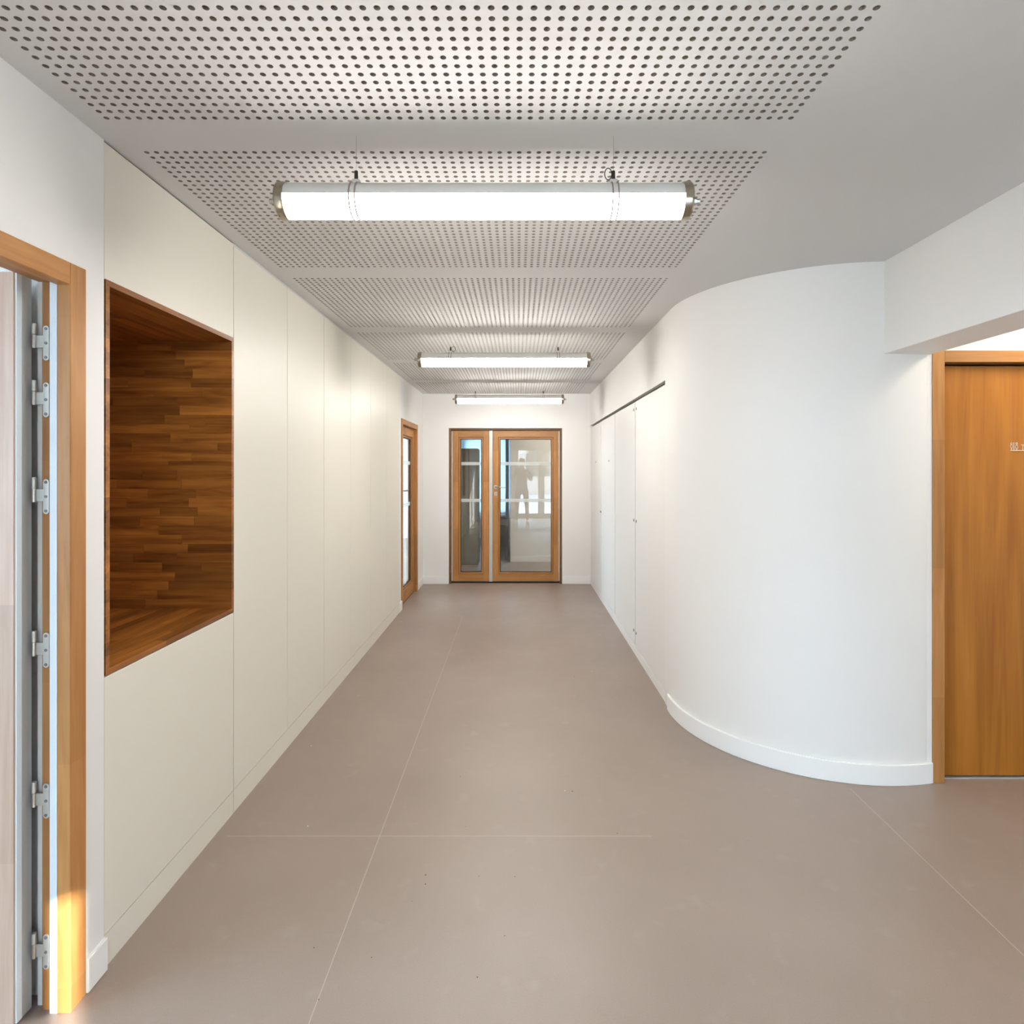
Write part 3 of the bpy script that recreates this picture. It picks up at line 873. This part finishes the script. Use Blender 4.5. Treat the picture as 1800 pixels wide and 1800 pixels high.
SKINM = plain('skin', (0.52, 0.32, 0.23), 0.5)
SHIRT = plain('grey_shirt', (0.16, 0.15, 0.145), 0.9)
TROUS = plain('dark_shorts', (0.07, 0.07, 0.08), 0.9)
HAIRM = plain('dark_hair', (0.03, 0.022, 0.016), 0.7)
SHOEM = plain('pale_shoes', (0.55, 0.55, 0.56), 0.7)
person = thing('person', (PXC, PYC, 0), label='person in dark clothes photographing, mirrored in the wide glass pane', cat='person')
J = [((0,0,.97),(.145,.105)), ((0,0,1.12),(.135,.095)), ((0,.01,1.30),(.165,.11)), ((0,.0,1.45),(.12,.085)), ((0,.01,1.53),(.058,.058)),
     ((0,.025,1.60),(.066,.075)), ((0,.03,1.69),(.078,.095)), ((0,.02,1.77),(.060,.075))]
E = [(i, i+1) for i in range(7)]
def chain(start, pts):
    prev = start
    for p in pts:
        J.append(p); E.append((prev, len(J)-1)); prev = len(J)-1
    return prev
for s in (-1, 1):
    chain(0, [((s*.105,0,.88),.092), ((s*.12,.015,.70),.078), ((s*.135,.03,.50),.057), ((s*.145,.01,.32),.056), ((s*.155,-.015,.11),.038)])
    wrist = chain(3, [((s*.17,.0,1.44),.066), ((s*.235,.03,1.31),.050), ((s*.27,.10,1.20),.041), ((s*.185+(-PXC)*.5,.25,1.33),.037), ((s*.105-PXC,.34,1.445),.026), ((s*.088-PXC,.385,1.478),(.030,.016))])
    for q, (dx, dz) in enumerate(((.016,.018),(.006,.006),(-.002,-.006),(-.008,-.018))):
        x = s*(.084)-PXC
        chain(wrist, [((x-s*.004, .425, 1.488+dz),.0085), ((x-s*.016, .452, 1.495+dz),.008), ((x-s*.034, .456, 1.497+dz),.007)])
    chain(wrist, [((s*.070-PXC,.395,1.458),.010), ((s*.050-PXC,.412,1.468),.009)])
def bodymat(c):
    if c.z > 1.495 and abs(c.x) < .14 and c.y < .2: return 0
    if c.z > 1.0 and (abs(c.x) < .235 and c.y < .10): return 1
    if c.z > .93 and abs(c.x) < .2 and c.y < .15: return 1
    if c.z > .48 and c.y < .15 and abs(c.x) < .24: return 2
    return 0
body = skin_mesh('body', J, E, [SKINM, SHIRT, TROUS], bodymat, person)
# nose, ears, eyes, mouth
def blob(name, c, r, mat, parent, n=12):
    bm = bmesh.new(); bmesh.ops.create_uvsphere(bm, u_segments=n, v_segments=n-2, radius=1)
    bmesh.ops.scale(bm, vec=r, verts=bm.verts); bmesh.ops.translate(bm, vec=c, verts=bm.verts)
    me = bpy.data.meshes.new(name); bm.to_mesh(me); bm.free(); me.materials.append(mat)
    for p in me.polygons: p.use_smooth = True
    o = bpy.data.objects.new(name, me); COL.objects.link(o); o.parent = parent
    return o
blob('nose', (0,.125,1.665), (.013,.020,.022), SKINM, body)
for s in (-1, 1):
    blob('ear', (s*.078,.02,1.675), (.010,.020,.032), SKINM, body)
    blob('eye', (s*.031,.106,1.695), (.012,.012,.009), GASKET, body)
blob('mouth', (0,.108,1.622), (.024,.010,.006), plain('lips', (.35,.12,.10), .5), body)
blob('hair', (0,.005,1.735), (.088,.108,.088), HAIRM, body, 18)
for s in (-1, 1):
    sh = MB()
    pr = []
    for (yy, hw, hz) in ((-.075,.030,.075),(-.05,.038,.085),(.0,.040,.085),(.06,.044,.065),(.12,.045,.05),(.165,.036,.04),(.19,.018,.028)):
        pr.append((yy, hw, hz))
    vs_, fs = [], []
    n = 12
    for yy, hw, hz in pr:
        for k in range(n):
            a = 2*math.pi*k/n
            z = hz*.5 + hz*.5*math.sin(a)
            vs_.append((s*.158+hw*math.cos(a), yy-.005, max(0.0, z)))
    for i in range(len(pr)-1):
        for k in range(n): fs.append((i*n+k, i*n+(k+1)%n, (i+1)*n+(k+1)%n, (i+1)*n+k))
    fs += [tuple(range(n)), tuple(range((len(pr)-1)*n, len(pr)*n))]
    sh.add(vs_, fs).build('shoe', SHOEM, person, smooth=60)
ph = thing('phone', (0, -.036, 1.475), label='dark phone held up by the photographer', cat='phone')
MB().box(-.075, .075, -.004, .004, 0, .074).build('body', CHARC, ph, bevel=.003, seg=2)
MB().box(-.072, .072, -.0048, -.0041, .003, .071).build('screen', GASKET, ph)
